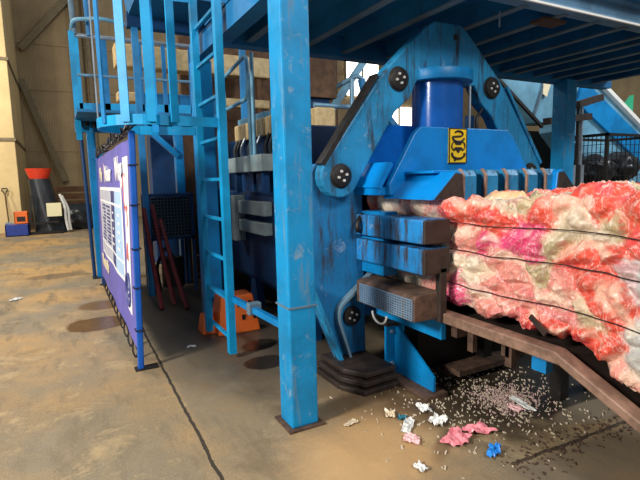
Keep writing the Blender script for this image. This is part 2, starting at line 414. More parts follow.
# raised rims along the arms (thickness seen from the side)
for sgn, f in ((1, lambda x: x), (-1, lambda x: 2*CX-x)):
    b = MB().prism([(f(2.235), 2.385), (f(2.215), 2.40), (f(1.715), 1.72), (f(1.745), 1.70)], 'y', 3.15, 3.25); b.build('arm_flange', M['grease_shade' if sgn > 0 else 'arch'], BP)
    leg = [(1.67, 1.60), (1.75, 1.72), (2.06, 1.72), (2.17, 1.55), (2.19, .10), (1.93, .10), (1.66, .76)]
    MB().prism([(f(x), z) for x, z in leg], 'y', 3.30, 3.40).build('side_leg', M['dirty'], BP, bevel=.008)
    MB().prism([(f(1.66), .78), (f(1.64), .76), (f(1.90), .09), (f(1.93), .10)], 'y', 3.2, 3.3).build('leg_flange', M['arch'], BP)
    link_pl = [(2.18, .84), (1.97, .60), (2.02, .50), (2.08, .2), (2.08, .10), (2.19, .10)]
    pl = [V((f(2.26), 3.27, .84)), V((f(1.90), 3.25, .58)), V((f(1.885), 3.25, .48)), V((f(2.0), 3.25, .12))]
    b = MB(); b.strip(fillet(pl, .06, 3), .07, .02, (0, 1, 0)); b.build('bent_rib', M['greyblue'], BP)
    for zi, (a, o) in enumerate(((.0, .0), (.055, .02), (.11, .05))):
        MB().prism([(f(1.76+o), 3.42), (f(1.76+o), 3.02+o*.6), (f(1.86+o), 2.82+o), (f(2.20), 2.84+o), (f(2.24-o), 2.95), (f(2.24-o), 3.42)], 'z', a, a+.04).build('base_pad', M['darkrust'], BP, bevel=.008)
    for (px, pz, r) in ((2.428, 2.375, .085), (1.884, 1.622, .082), (2.045, .475, .08)):
        yy = 3.16 if pz > 1 else 3.30
        d = MB(); d.cyl((f(px), yy-.03, pz), (f(px), yy+.2, pz), r, 32)
        if pz > 1: d.cyl((f(px), yy-.012, pz), (f(px), yy, pz), r+.012, 32)
        pin = d.build('pivot_pin', M['grease_shade'], BP, bevel=.006, smooth=True)
        for k in range(4):
            a = math.pi/4*2*k+.3
            cxp, czp = f(px)+.036*math.cos(a), pz+.036*math.sin(a)
            MB().cyl((cxp, yy-.03, czp), (cxp, yy-.042, czp), .011, 6).build('bolt', M['bolt'], pin)
MB().cyl((3.03, 3.165, 2.76), (3.03, 3.155, 2.76), .026, 20).build('lifting_eye', M['ink'], BP)
# vertical ram
cy = MB().cyl((CX-.03, 3.25, 1.55), (CX-.03, 3.25, 2.40), .215, 56)
cyl = cy.build('ram_cylinder', M['cyl'], BP, smooth=True)
c = MB(); c.prism([(CX-.025+.29*math.cos(a), 3.25+.29*math.sin(a)) for a in (2*math.pi*k/56 for k in range(56))], 'z', 2.385, 2.475)
c.build('cylinder_cap', M['blue'], BP, bevel=.008, smooth=True)
MB().cyl((3.225, 3.18, 1.9), (3.225, 3.18, 2.39), .012, 8).build('tie_rod', M['steel'], BP)
MB().tube(fillet([(3.36, 3.22, 2.36), (3.45, 3.2, 2.25), (3.3, 3.18, 2.1), (3.32, 3.17, 1.97)], .1), .014, 8).build('hydraulic_hose', M['black'], BP, smooth=True)
front = [(2.17, 1.47), (2.16, 1.55), (2.40, 1.93), (2.46, 1.985), (3.40, 1.985), (3.48, 1.93), (3.70, 1.62), (3.70, 1.47)]
rp = MB().prism(front, 'y', 2.92, 2.97).build('ram_plate', M['ram'], BP, bevel=.008)
MB().prism([(2.02, 1.52), (2.30, 2.06), (3.58, 2.06), (3.78, 1.62), (3.78, 1.5)], 'y', 3.48, 3.53).build('ram_plate', M['cyl'], BP, bevel=.008)
MB().prism([(2.08, 1.53), (2.20, 1.72), (2.22, 1.70), (2.11, 1.52)], 'y', 2.95, 3.5).build('ram_gusset', M['ram'], BP)
MB().box(2.1, 3.75, 2.97, 3.5, 1.47, 1.53).build('ram_base', M['ram'], BP, bevel=.005)
for f in (lambda x: x, lambda x: 2*CX-x):
    MB().prism([(f(2.17), 1.445), (f(2.37), 1.632), (f(2.40), 1.64), (f(2.44), 1.62), (f(2.46), 1.445)], 'y', 2.46, 3.02).build('ram_shoulder', M['ram'], BP, bevel=.006)
    MB().prism([(f(2.19), 1.45), (f(2.375), 1.622), (f(2.43), 1.615), (f(2.45), 1.45)], 'y', 2.452, 2.464).build('shoulder_end', M['darkrust'], BP)
MB().box(2.3, 3.6, 2.60, 2.96, 1.625, 1.645).build('press_table', M['ram'], BP, bevel=.004)
MB().box(2.46, 3.58, 2.86, 2.92, 1.40, 1.625).build('gap_shade_plate', M['grease_shade'], BP)  # dark plate added so the gaps between the fingers look shaded
for i in range(5):
    x0 = 2.485+.218*i
    fg = MB().prism([(2.5, 1.40), (2.5, 1.60), (2.53, 1.645), (2.93, 1.645), (2.93, 1.40)], 'x', x0, x0+.135).build('press_finger', M['arch'], BP, bevel=.01)
    MB().prism([(2.492, 1.40), (2.492, 1.603), (2.525, 1.652), (2.55, 1.652), (2.51, 1.6), (2.51, 1.40)], 'x', x0-.008, x0+.014).build('worn_edge', M['rail'], fg, bevel=.004)
# warning sign
sg = MB().box(2.735, 2.925, 2.908, 2.921, 1.705, 1.98).build('warning_sign', M['yellow'], BP)
sg['label'] = 'yellow warning sign with black hook and hand symbols'
b = MB()
for (x0, x1, z0, z1) in ((2.735, 2.925, 1.705, 1.712), (2.735, 2.925, 1.973, 1.98), (2.735, 2.742, 1.705, 1.98), (2.918, 2.925, 1.705, 1.98)): b.box(x0, x1, 2.904, 2.909, z0, z1)
b.build('sign_border', M['ink'], sg)
b = MB(); sx, sy = 2.83, 2.902
def arc3(cx, cz, r, a0, a1, n=12): return [(cx+r*math.cos(a0+(a1-a0)*k/n), sy, cz+r*math.sin(a0+(a1-a0)*k/n)) for k in range(n+1)]
def ell3(cz, rx, rz, a0, a1, n=14): return [(sx+rx*math.cos(a0+(a1-a0)*k/n), sy, cz+rz*math.sin(a0+(a1-a0)*k/n)) for k in range(n+1)]
b.tube(ell3(1.935, .045, .022, -.9, 2.6)[::-1]+ell3(1.905, .062, .028, 2.9, 6.2), .0075, 6)
b.tube(ell3(1.775, .066, .034, 2.8, 6.6), .0095, 6)
b.tube(ell3(1.84, .07, .045, 2.2, 4.1), .005, 6); b.tube(ell3(1.84, .07, .045, -.95, .95), .005, 6)
b.prism([(sx-.045, 1.878), (sx-.015, 1.866), (sx, 1.874), (sx+.015, 1.866), (sx+.045, 1.878), (sx+.026, 1.85), (sx-.026, 1.85)], 'y', 2.900, 2.906)
b.prism([(sx-.05, 1.815), (sx-.018, 1.806), (sx, 1.782), (sx+.018, 1.806), (sx+.05, 1.815), (sx+.03, 1.832), (sx-.03, 1.832)], 'y', 2.900, 2.906)
b.prism([(sx-.045, 1.722), (sx-.027, 1.722), (sx-.024, 1.738), (sx-.042, 1.738)], 'y', 2.900, 2.906)
b.build('hook_symbol', M['ink'], sg)
# clamping bars at the channel mouth
for f in (lambda x: x, lambda x: 2*CX-x):
    for (z0, z1) in ((1.150, 1.315), (.940, 1.118)):
        br = MB().box(min(f(2.10), f(2.33)), max(f(2.10), f(2.33)), 2.47, 3.30, z0, z1).build('clamp_bar', M['worn'], BP, bevel=.012)
        MB().box(min(f(2.102), f(2.328)), max(f(2.102), f(2.328)), 2.45, 2.475, z0+.002, z1-.002).build('bar_end', M['darkrust'], br, bevel=.008)
    MB().box(min(f(2.16), f(2.30)), max(f(2.16), f(2.30)), 3.0, 3.3, .84, 1.34).build('bar_carrier', M['blue'], BP, bevel=.006)
MB().tube(fillet([(2.14, 3.26, 1.31), (2.06, 3.2, 1.26), (2.05, 3.2, 1.19), (2.16, 3.28, 1.18)], .05), .02, 8).build('guide_loop', M['grease_shade'], BP, smooth=True)
# grille-covered cooler box
gb = MB().prism([(2.04, .62), (2.28, .62), (2.28, .80), (2.26, .815), (2.06, .80), (2.04, .78)], 'y', 2.48, 3.2).build('cooler_box', M['rusty'], BP, bevel=.006)
b = MB()
for k in range(9): z = .632+k*.0175; b.box(2.026, 2.034, 2.49, 3.14, z, z+.006)
for k in range(24): y = 2.49+k*.028; b.box(2.028, 2.036, y, y+.006, .63, .78)
b.build('mesh_grille', M['steel'], gb)
MB().box(2.0365, 2.041, 2.49, 3.14, .63, .778).build('grille_backing', M['dirty'], gb)
MB().tube([(2.02, 2.86+.09*math.cos(a), .60+.075*math.sin(a)) for a in (math.pi+math.pi*k/14 for k in range(15))], .008, 6).build('white_cable', M['white'], BP, smooth=True)
MB().box(2.30, 2.34, 2.5, 3.3, .45, .62).build('side_plate', M['blue'], BP)
MB().box(2.24, 2.30, 2.45, 2.5, .60, .98).build('guide_angle', M['darkrust'], BP, bevel=.005)
# floor bracket
bk = MB().prism([(2.56, .04), (2.56, .15), (2.98, .42), (3.02, .42), (3.02, .04)], 'x', 2.285, 2.305).build('floor_bracket', M['blue'], BP)
MB().box(2.20, 2.38, 3.02, 3.045, .0, .43).build('bracket_flange', M['blue'], bk)
MB().box(2.19, 2.39, 2.52, 3.045, .0, .035).build('bracket_foot', M['rusty'], bk, bevel=.004)
MB().box(2.19, 2.40, 3.0, 3.06, .43, .455).build('bracket_cap', M['darkrust'], bk)
for z in (.12, .38): MB().cyl((2.25, 3.02, z), (2.25, 3.0, z), .014, 6).build('bolt', M['steel'], bk)
# long press chamber behind the arch
b = MB(); b.box(2.12, 3.78, 3.62, 9.6, .34, .44); b.box(2.08, 2.16, 3.62, 9.6, .40, 1.42); b.box(3.74, 3.82, 3.62, 9.6, .4, 1.42)
b.build('press_chamber', M['navy'], BP)
MB().box(2.1, 3.8, 5.2, 9.6, 1.42, 1.46).build('chamber_lid', M['navy'], BP)
for y in (4.1, 5.6, 7.2, 9.0):
    for x in (2.1, 3.7): MB().prism([(y, .0), (y+.3, .0), (y+.22, .36), (y+.08, .36)], 'x', x, x+.1).build('chamber_foot', M['navy'], BP)
for z0, z1 in ((1.2, 1.36), (.98, 1.12)): MB().box(1.98, 2.08, 5.0, 5.95, z0, z1).build('side_clamp', M['clamp'], BP, bevel=.008)
MB().box(1.94, 2.08, 5.9, 6.05, .84, 1.42).build('clamp_post', M['clamp'], BP, bevel=.005)
# ------------------------------------------------------------------ bale with its wires
def nvec(p): return V((noise.noise(p), noise.noise(p+V((31.4, 7.7, 2.3))), noise.noise(p+V((-11.3, 19.1, 41.7)))))
def make_bale():
    y0, y1 = .72, 3.42; NU, NV = 330, 300
    xl, xr = 2.385, 3.50; rc = .10
    def sect(y):
        zt = 1.525-.06*min(1, max(0, (y-1.55)/.6))-.065*min(1, max(0, (y-2.38)/.12)); zb = .675
        if y < 1.6: zb = .675-.46*(1.6-y)
        return zt, zb
    def loop(y, n):
        zt, zb = sect(y); segs = []
        cs = [((xl+rc, zb+rc), math.pi*1.5, math.pi), ((xl+rc, zt-rc), math.pi, math.pi/2), ((xr-rc, zt-rc), math.pi/2, 0), ((xr-rc, zb+rc), 0, -math.pi/2)]
        P, N = [], []
        L = [zt-zb-2*rc, xr-xl-2*rc, zt-zb-2*rc, xr-xl-2*rc]
        cnt = [int(n*.30), int(n*.26), int(n*.10), 0]; na = int(n*.06); cnt[3] = n-sum(cnt[:3])-4*na
        for i, ((cx, cz), a0, a1) in enumerate(cs):
            for k in range(na):
                a = a0+(a1-a0)*k/na; P.append((cx+rc*math.cos(a), cz+rc*math.sin(a))); N.append((math.cos(a), math.sin(a)))
            e = (cx+rc*math.cos(a1), cz+rc*math.sin(a1)); nx = cs[(i+1) % 4]
            s = (nx[0][0]+rc*math.cos(nx[1]), nx[0][1]+rc*math.sin(nx[1]))
            for k in range(cnt[i]):
                t = k/cnt[i]; P.append((e[0]+(s[0]-e[0])*t, e[1]+(s[1]-e[1])*t)); N.append((math.cos(a1), math.sin(a1)))
        return np.array(P), np.array(N)
    capn = 26
    pos, nor = [], []
    rows = [(y0, (k/capn), -1) for k in range(1, capn)] + [(y0+(y1-y0)*k/NV, 1, 0) for k in range(NV+1)]
    for (y, s, d) in rows:
        P, N = loop(y, NU); c = P.mean(0)
        s2 = s
        q = (P-c)*s2+c
        pp = np.stack([q[:, 0], np.full(len(q), y), q[:, 1]], 1); nn = np.stack([N[:, 0], np.zeros(len(q)), N[:, 1]], 1)
        if d: nn = nn*(s**6)+np.array([0, -1, 0])*(1-s**6)*1.0
        pos.append(pp); nor.append(nn)
    pos = np.array(pos); nor = np.array(nor); R_, C_ = pos.shape[:2]
    pos = pos.reshape(-1, 3); nor = nor.reshape(-1, 3)
    colr = {'c': (246, 88, 66), 'p': (242, 152, 136), 'h': (238, 72, 128), 'w': (240, 220, 192), 'o': (196, 178, 134), 'g': (208, 206, 200), 'y': (238, 188, 138)}
    fdir = np.array([[random.Random(k).gauss(0, 1) for _ in range(3)] for k in range(250)]); fdir /= np.linalg.norm(fdir, axis=1)[:, None]; fdir *= np.random.RandomState(4).uniform(60, 120, 250)[:, None]
    lin = {k: np.array(srgb(*v)[:3]) for k, v in colr.items()}
    face = [(2.33,1.38,'c'),(2.08,1.42,'c'),(1.94,1.48,'o'),(1.83,1.43,'c'),(2.42,1.2,'p'),(2.23,1.15,'h'),(2.0,1.24,'h'),(1.87,1.22,'h'),(2.11,1.04,'p'),(2.28,1.05,'w'),(2.46,.83,'h'),(2.31,.84,'w'),(1.99,.99,'p'),(1.85,1.08,'o'),(1.91,.85,'p'),(1.78,.88,'p'),(2.06,.79,'p'),(1.74,.75,'c'),(1.67,1.24,'o'),(1.58,1.33,'w'),(1.45,1.29,'w'),(1.58,1.17,'c'),(1.39,1.2,'c'),(1.49,1.03,'c'),(1.66,.99,'p'),(1.33,.98,'c'),(1.23,.88,'g'),(1.27,1.09,'g'),(1.42,.72,'c'),(1.53,.75,'c'),(1.56,.85,'o'),(1.29,.61,'p'),(1.23,.66,'g'),(1.68,.84,'p'),(2.51,1.05,'w'),(1.43,.91,'c'),(2.19,.9,'p'),(2.32,1.18,'p'),(1.25,1.24,'c'),(1.26,1.4,'c'),(1.4,1.34,'o'),(1.5,1.42,'c'),(1.68,1.42,'c'),(2.5,1.36,'c'),(2.2,.72,'p'),(1.85,.70,'c'),(2.15,1.3,'c')]
    rg = random.Random(3)
    seeds = [(2.385, y, z) for y, z, _ in face]; cc = [k for *_, k in face]
    for i in range(150):
        y = rg.uniform(2.55, 3.4) if i < 25 else rg.uniform(y0-.05, y1)
        side = rg.random()
        if i < 25: p = (2.385, y, rg.uniform(.7, 1.4)); k = rg.choice('ppwwwp')
        elif side < .62: p = (rg.uniform(2.42, 3.5), y, sect(y)[0]); k = rg.choice('ccccypwwoy')
        elif side < .8: p = (3.5, y, rg.uniform(.6, 1.45)); k = rg.choice('ccwpog')
        else: p = (rg.uniform(2.4, 3.5), y0, rg.uniform(.4, 1.45)); k = rg.choice('ccwpog')
        seeds.append(p); cc.append(k)
    seeds = np.array(seeds); C4 = np.array([lin[k] for k in cc]); jit = np.array([rg.uniform(.85, 1.1) for _ in cc])
    n = len(pos); warp = np.zeros((n, 3)); cr = np.zeros(n); cf = np.zeros(n); st = np.zeros(n); fa = np.zeros(n)
    for i in range(n):
        p = V(pos[i])
        w = nvec(p*4)*.06+nvec(p*11)*.015
        warp[i] = w
        q = p+w*1.6
        cr[i] = (1-abs(noise.noise(q*8)))*.65+(1-abs(noise.noise(q*18)))*.35
        cf[i] = 1-abs(noise.noise((q+w*1.5)*48)); fa[i] = abs(noise.noise(V((q.x*30, q.y*34, q.z*10))+w*30))*2
        st[i] = noise.noise(V((q.x*6, q.y*4, q.z*9))+w*10)
    q = pos+warp
    F1 = np.full(n, 9.); F2 = np.full(n, 9.); idx = np.zeros(n, int)
    for k, sd in enumerate(seeds):
        d = np.sqrt((((q-sd)*np.array([1, .85, 1.1]))**2).sum(1))
        a = d < F1; F2 = np.where(a, F1, np.minimum(F2, d)); F1 = np.where(a, d, F1); idx[a] = k
    e = np.clip((F2-F1)/.10, 0, 1); e = e*e*(3-2*e)
    fold = np.sin((pos*fdir[idx]).sum(1)+warp[:, 0]*60+warp[:, 2]*60); fold = 1-2*np.abs(fold)
    disp = .056*e-.032+.019*(cr-.62)+.005*(cf-.75)+.010*(fa-.5)+.0055*fold*e
    for zs in (1.29, 1.10, .86): disp -= .022*np.exp(-((pos[:, 2]-zs)/.022)**2)*(nor[:, 0] < -.5)
    tame = np.clip((2.62-pos[:, 1])/.25, .25, 1); disp = disp*tame
    bul = np.exp(-((pos[:, 2]-1.37)/.05)**2)*np.clip((pos[:, 1]-2.35)/.1, 0, 1)*(nor[:, 0] < -.3)
    disp += bul*(.13+.5*(cr-.62)*.12)
    bul2 = np.exp(-((pos[:, 2]-.98)/.35)**2-((pos[:, 1]-1.1)/.35)**2)*(nor[:, 0] < -.5); disp += bul2*.05
    newp = pos+nor*disp[:, None]
    qc = pos+warp*1.5+np.stack([fa-.4, cf-.7, cr-.6], 1)*.07
    wt = np.zeros(n); col = np.zeros((n, 3))
    for k, sd in enumerate(seeds):
        d = (((qc-sd)*np.array([1, .85, 1.1]))**2).sum(1); ww = np.exp(-d/.0016); wt += ww; col += ww[:, None]*C4[k]*jit[k]
    lone = wt < 1e-12; wt[lone] = 1; col[lone] = (C4[idx]*jit[idx][:, None])[lone]
    col = col/wt[:, None]*.84
    hi = np.clip(fold, 0, 1)*np.clip(fa*1.2-.1, 0, .6); col = col*(1-hi[:, None])+hi[:, None]*np.array([.70, .60, .50])  # pale highlights painted onto the fold ridges of the film
    m = np.clip((st-.12)/.2, 0, 1)[:, None]; col = col*(1-.5*m)+.5*m*lin['w']
    m = np.clip((-st-.22)/.15, 0, 1)[:, None]; col = col*(1-.22*m)+.22*m*lin['h']*np.array([1, .9, .8])
    faces = []
    for r in range(R_-1):
        for c in range(C_):
            a = r*C_+c; b_ = r*C_+(c+1) % C_; faces.append((a, b_, b_+C_, a+C_))
    faces.append(tuple(range(C_))[::-1]); faces.append(tuple((R_-1)*C_+c for c in range(C_)))
    me = bpy.data.meshes.new('film_bale'); me.from_pydata([tuple(p) for p in newp], [], faces); me.update()
    at = me.color_attributes.new('Col', 'FLOAT_COLOR', 'POINT')
    buf = np.ones((n, 4), np.float32); buf[:, :3] = col; at.data.foreach_set('color', buf.ravel())
    BA = thing('plastic_bale', (2.945, 2.0, .66), 'bulging bale of coral, pink and cream plastic film leaving the press on its chute', 'bale')
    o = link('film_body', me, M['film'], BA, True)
    bm = bmesh.new(); bm.from_mesh(me); bmesh.ops.recalc_face_normals(bm, faces=bm.faces); bm.to_mesh(me); bm.free()
    for zs in (1.29, 1.10, .86):
        path = []
        for y in np.arange(.85, 2.66, .045):
            sel = (np.abs(newp[:, 1]-y) < .03) & (np.abs(newp[:, 2]-zs) < .02) & (newp[:, 0] < 2.7)
            x = newp[sel, 0].min()-.003 if sel.any() else 2.37
            path.append((x, y, zs+.010*math.sin(y*5)))
        P = [V(p) for p in path]; P = [P[0]]+[(P[i-1]+P[i]*2+P[i+1])/4+V((-.003, 0, 0)) for i in range(1, len(P)-1)]+[P[-1]]
        MB().tube(P, .0038, 6).build('baling_wire', M['ink'], BA, smooth=True)
    MB().bar((2.33, 1.80, .79), (2.31, 1.68, .72), .016, .03).build('dark_strip', M['darkrust'], BA)
make_bale()

# ------------------------------------------------------------------ chute under the bale
CH = thing('bale_chute', (2.9, 2.1, 0), 'rusty steel chute with a bent side rail under the plastic bale', 'chute')
prof = [(2.62, .66), (1.60, .655), (1.15, .455), (.62, .21)]
for f in (lambda x: x, lambda x: 2*CX-x):
    lo = [(y-.03, z-.07) for y, z in prof]
    MB().prism(prof+lo[::-1], 'x', f(2.27), f(2.37)).build('side_rail', M['rail'], CH, bevel=.008)
bp_ = [(3.5, .60), (1.58, .60), (1.13, .41), (.62, .17)]
MB().prism(bp_+[(y, z-.03) for y, z in bp_][::-1], 'x', 2.37, 3.52).build('bed_plate', M['darkrust'], CH)
for x in (3.0, 3.40):
    for y in (2.05, 2.75): MB().box(x, x+.09, y, y+.09, 0, .575).build('leg', M['grease_shade'], CH)
for y in (1.98, 2.3): MB().box(2.40, 2.44, y, y+.05, .40, .60).build('hanger', M['rusty'], CH)
for y in (2.45, 2.0): MB().box(2.40, 3.49, y, y+.06, .46, .57).build('cross_beam', M['rusty'], CH)
MB().box(2.42, 3.4, 2.9, 3.2, .05, .57).build('under_bale_shade', M['grease_shade'], CH)  # added black block standing in for the shade under the bale
MB().box(2.46, 2.52, 1.78, 1.88, .42, .58).build('blue_bracket', M['blue'], CH)['label'] = 'blue bracket under the rail'
for k, y in enumerate((2.86, 2.74)):
    MB().box(2.62, 3.3, y-.1, y+.08, k*.05, k*.05+.045).build('stacked_plank', M['rusty'], CH)

# ------------------------------------------------------------------ banner fence on the left
BF = thing('banner_fence', (.5, 4.27, 0), 'violet-blue printed banner tied between blue fence poles, left of the ladder', 'banner')
def lean(z): return .055*z/2
for y in (4.27, 8.3):
    MB().bar((.5, y, .0), (.5+lean(2.0), y, 2.03), .05, .05).build('fence_pole', M['fence'], BF, bevel=.01)
    MB().box(.45, .64, y-.05, y+.05, 0, .012).build('foot_plate', M['grease_shade'], BF)
def bx(z, o): return .488+lean(z)-o
def sheet(name, mat, quads, o, parent, wav=True):    # quads of (y, zlow, zhigh); thin cloth sheet
    bm = bmesh.new(); A = []
    for (y, zl, zh) in quads:
        col_ = []
        for k in range(7):
            z = zl+(zh-zl)*k/6
            x = bx(z, o)+.006*math.sin(y*5+z*2)
            col_.append((bm.verts.new((x, y, z)), bm.verts.new((x+.004, y, z))))
        A.append(col_)
    for a, b_ in zip(A, A[1:]):
        for k in range(6):
            for s in (0, 1): bm.faces.new([a[k][s], a[k+1][s], b_[k+1][s], b_[k][s]])
        for k in (0, 6): bm.faces.new([a[k][0], a[k][1], b_[k][1], b_[k][0]])
    for col_ in (A[0], A[-1]):
        for k in range(6): bm.faces.new([col_[k][0], col_[k][1], col_[k+1][1], col_[k+1][0]])
    m = MB(); m.bm.free(); m.bm = bm
    return m.build(name, mat, parent)
def lin_(y0, y1, zl, zh, n=24): return [(y0+(y1-y0)*k/n, zl, zh) for k in range(n+1)]
bn = sheet('banner_sheet', M['banner'], lin_(4.32, 8.25, .16, 1.98, 60), 0, BF)
sheet('white_panel', M['bwhite'], lin_(4.52, 4.86, .42, 1.84, 8), .007, bn)
b = []
# framed table
def flat(name, mat, y0, y1, z0, z1, o=.009): return sheet(name, mat, lin_(y0, y1, z0, z1, max(2, int((y1-y0)*10))), o, bn)
T0, T1 = 5.05, 7.75
flat('table_frame', M['bwhite'], T0, T1, .62, 1.56, .007)
flat('table_column', M['bsky'], T0+.06, T0+.70, .66, 1.52)
flat('table_column', M['bnavy'], T0+.74, T0+1.16, .66, 1.52)
flat('table_column', M['bgrey'], T0+1.20, T1-.06, .66, 1.52)
flat('table_rule', M['bwhite'], T0+.02, T1-.02, 1.36, 1.385, .011)
flat('table_rule', M['bwhite'], T0+.02, T1-.02, .80, .82, .011)
rr = random.Random(5)
bmk = MB(); bmk2 = MB()
for k in range(11):
    z = .86+.045*k
    bmk.box(bx(z, .0155), bx(z, .0125), T0+1.3, T0+1.3+rr.uniform(.25, .45), z, z+.022)
    bmk.box(bx(z, .0155), bx(z, .0125), T0+1.85, T0+1.85+rr.uniform(.25, .5), z, z+.022)
    if k % 2: bmk2.box(bx(z, .0155), bx(z, .0125), T0+.82, T0+.82+rr.uniform(.1, .25), z, z+.02); bmk2.box(bx(z, .0155), bx(z, .0125), T0+.2, T0+.2+rr.uniform(.15, .3), z, z+.025)
bmk.build('table_lettering', M['bnavy'], bn); bmk2.build('table_lettering', M['bwhite'], bn)
R_Y = (0, -1, 0); UPV = (.0275, 0, 1)
for word, y, sz, m in (('Wir', 7.7, .27, 'bcream'), ('Meister', 6.85, .27, 'bwhite'), ('Weg', 5.55, .33, 'bwhite')):
    text('title_word', word, sz, M[m], bn, (bx(1.7, .012), y, 1.64), R_Y, UPV)
b = MB().prism([(6.9, 1.62), (6.83, 1.62), (6.83, 1.86), (6.9, 1.86)], 'x', bx(1.7, .011), bx(1.7, .008)); b.build('pink_stroke', M['bpink'], bn)
text('script_line', 'Wertstoffe', .24, M['bcream'], bn, (bx(.4, .012), 7.9, .42), R_Y, UPV, shear=.3)
b = MB()
b.tube([(bx(1.5, .014), 4.69+.12*math.cos(a), 1.52+.17*math.sin(a)) for a in (-2.4+4.6*k/16 for k in range(17))], .004, 6)
b.tube([(bx(1.3, .014), 4.69+.11*math.cos(a), 1.30+.1*math.sin(a)) for a in (.8+3.4*k/12 for k in range(13))], .004, 6)
b.build('red_emblem', M['bred'], bn, smooth=True)
text('red_letter', 'A', .22, M['bred'], bn, (bx(.98, .012), 4.79, .90), R_Y, UPV)
b = MB(); b.tube([(bx(.62, .014), 4.69+.13*math.cos(a), .62+.15*math.sin(a)) for a in (2*math.pi*k/24 for k in range(24))], .016, 6, closed=True)
for z in (.56, .62, .68): b.box(bx(z, .016), bx(z, .012), 4.60, 4.78, z-.012, z+.012)
b.build('blue_roundel', M['bnavy'], bn, smooth=True)
for z in (.35, .72, 1.05, 1.42, 1.75):
    b = MB(); x = .5+lean(z); b.tube([(x-.034, 4.235, z), (x+.034, 4.235, z+.004), (x+.034, 4.31, z+.004), (x-.034, 4.31, z)], .006, 6, closed=True); b.build('cable_tie', M['ink'], BF)
for k in range(11):
    y = 4.6+k*.34
    b = MB(); b.tube(fillet([(.49, y, .17), (.47, y-.05, .08), (.49, y-.1, .02), (.52, y-.04, .06), (.50, y+.02, .16)], .03, 3), .008, 6); b.build('rope_loop', M['ink'], BF, smooth=True)
b = MB()
for k in range(60):
    y = 4.4+k*.064; z0 = 2.0+.05*rr.random(); b.tube([(.52, y, z0), (.56+rr.uniform(-.05, .05), y+rr.uniform(-.08, .08), z0+rr.uniform(.02, .12)), (.54, y+rr.uniform(-.12, .12), z0+.02)], .009, 5)
b.tube([(.54, 4.3, 2.02), (.54, 8.3, 2.02)], .012, 6); b.tube([(.57, 4.5, 2.09), (.55, 8.3, 2.06)], .014, 6)
b.build('cable_bundle', M['ink'], BF, smooth=True)

# ------------------------------------------------------------------ rear walkway on the left
WK = thing('rear_walkway', (.9, 8.9, 0), 'blue railed steel walkway on posts behind the banner', 'walkway')
for (x, y) in ((.46, 8.96), (1.62, 7.7)):
    p = MB().box(x, x+.13, y, y+.13, .01, 2.5).build('walkway_post', M['blue'], WK, bevel=.008)
    MB().box(x-.08, x+.24, y-.08, y+.2, 0, .014).build('base_plate', M['black'], p)
MB().cyl((.42, 9.1, 0), (.38, 9.1, 2.5), .03, 10).build('thin_post', M['navy'], WK)
MB().box(.3, 2.3, 8.95, 9.12, 2.46, 2.62).build('floor_beam', M['blue'], WK)
MB().box(.3, 2.3, 7.7, 9.1, 2.62, 2.66).build('floor_plate', M['deck'], WK)
b = MB()
for k in range(7): b.cyl((.38+.1*k, 8.85, 2.52+.03*(k % 2)), (.38+.1*k, 8.85, 2.70), .035, 8)
b.build('pipe_fitting', M['grease_shade'], WK)
MB().prism([(.36, 2.70), (.36, 2.93), (2.25, 2.99), (2.25, 2.72), (.6, 2.72), (.5, 2.70)], 'y', 9.0, 9.015).build('kick_plate', M['ladder'], WK)
for z, r, m in ((4.0, .035, 'steel'), (3.38, .025, 'greytube')): MB().cyl((.40, 9.0, z), (2.3, 9.0, z+.02), r, 10).build('hand_rail', M[m], WK, smooth=True)
for x, w in ((.36, .09), (.78, .09), (1.35, .07), (1.75, .07), (2.22, .06)): MB().box(x, x+w, 9.0, 9.03, 2.62, 4.02).build('rail_post', M['ladder' if x < .5 else 'deck'], WK)
MB().box(.30, .38, 8.6, 8.66, 2.3, 3.95).build('rail_post', M['ladder'], WK)
b = MB(); b.bar((.55, 8.9, 2.0), (.95, 8.9, 2.46), .08, .08); b.build('diagonal_brace', M['blue'], WK)
b = MB(); b.bar((1.16, 7.68, 2.46), (1.66, 7.68, 2.0), .08, .08); b.build('diagonal_brace', M['blue'], WK)
MB().tube(fillet([(.36, 9.0, 4.05), (.38, 8.8, 4.18), (.8, 8.7, 4.22), (1.2, 8.8, 4.2)], .12), .03, 8).build('cage_hoop', M['pale'], WK, smooth=True)
for x in (.40, .62): MB().cyl((x, 8.95, 4.0), (x-.03, 8.95, 5.0), .04, 8).build('cage_upright', M['greyblue' if x < .5 else 'deck'], WK)

# overhead blue hopper behind the cage
HP = thing('overhead_hopper', (1.9, 6.6, 3.5), 'dark blue overhead hopper above the rear walkway', 'hopper')
MB().prism([(.97, 3.8), (2.6, 3.8), (2.6, 5.2), (.8, 5.2)], 'y', 6.1, 7.1).build('hopper_body', M['deck'], HP)
MB().box(.95, 2.65, 7.0, 7.15, 3.66, 3.84).build('hopper_beam', M['navy'], HP)
for x in (1.0, 2.5): MB().box(x, x+.08, 7.02, 7.1, 0, 3.7).build('hopper_leg', M['deck'], HP)

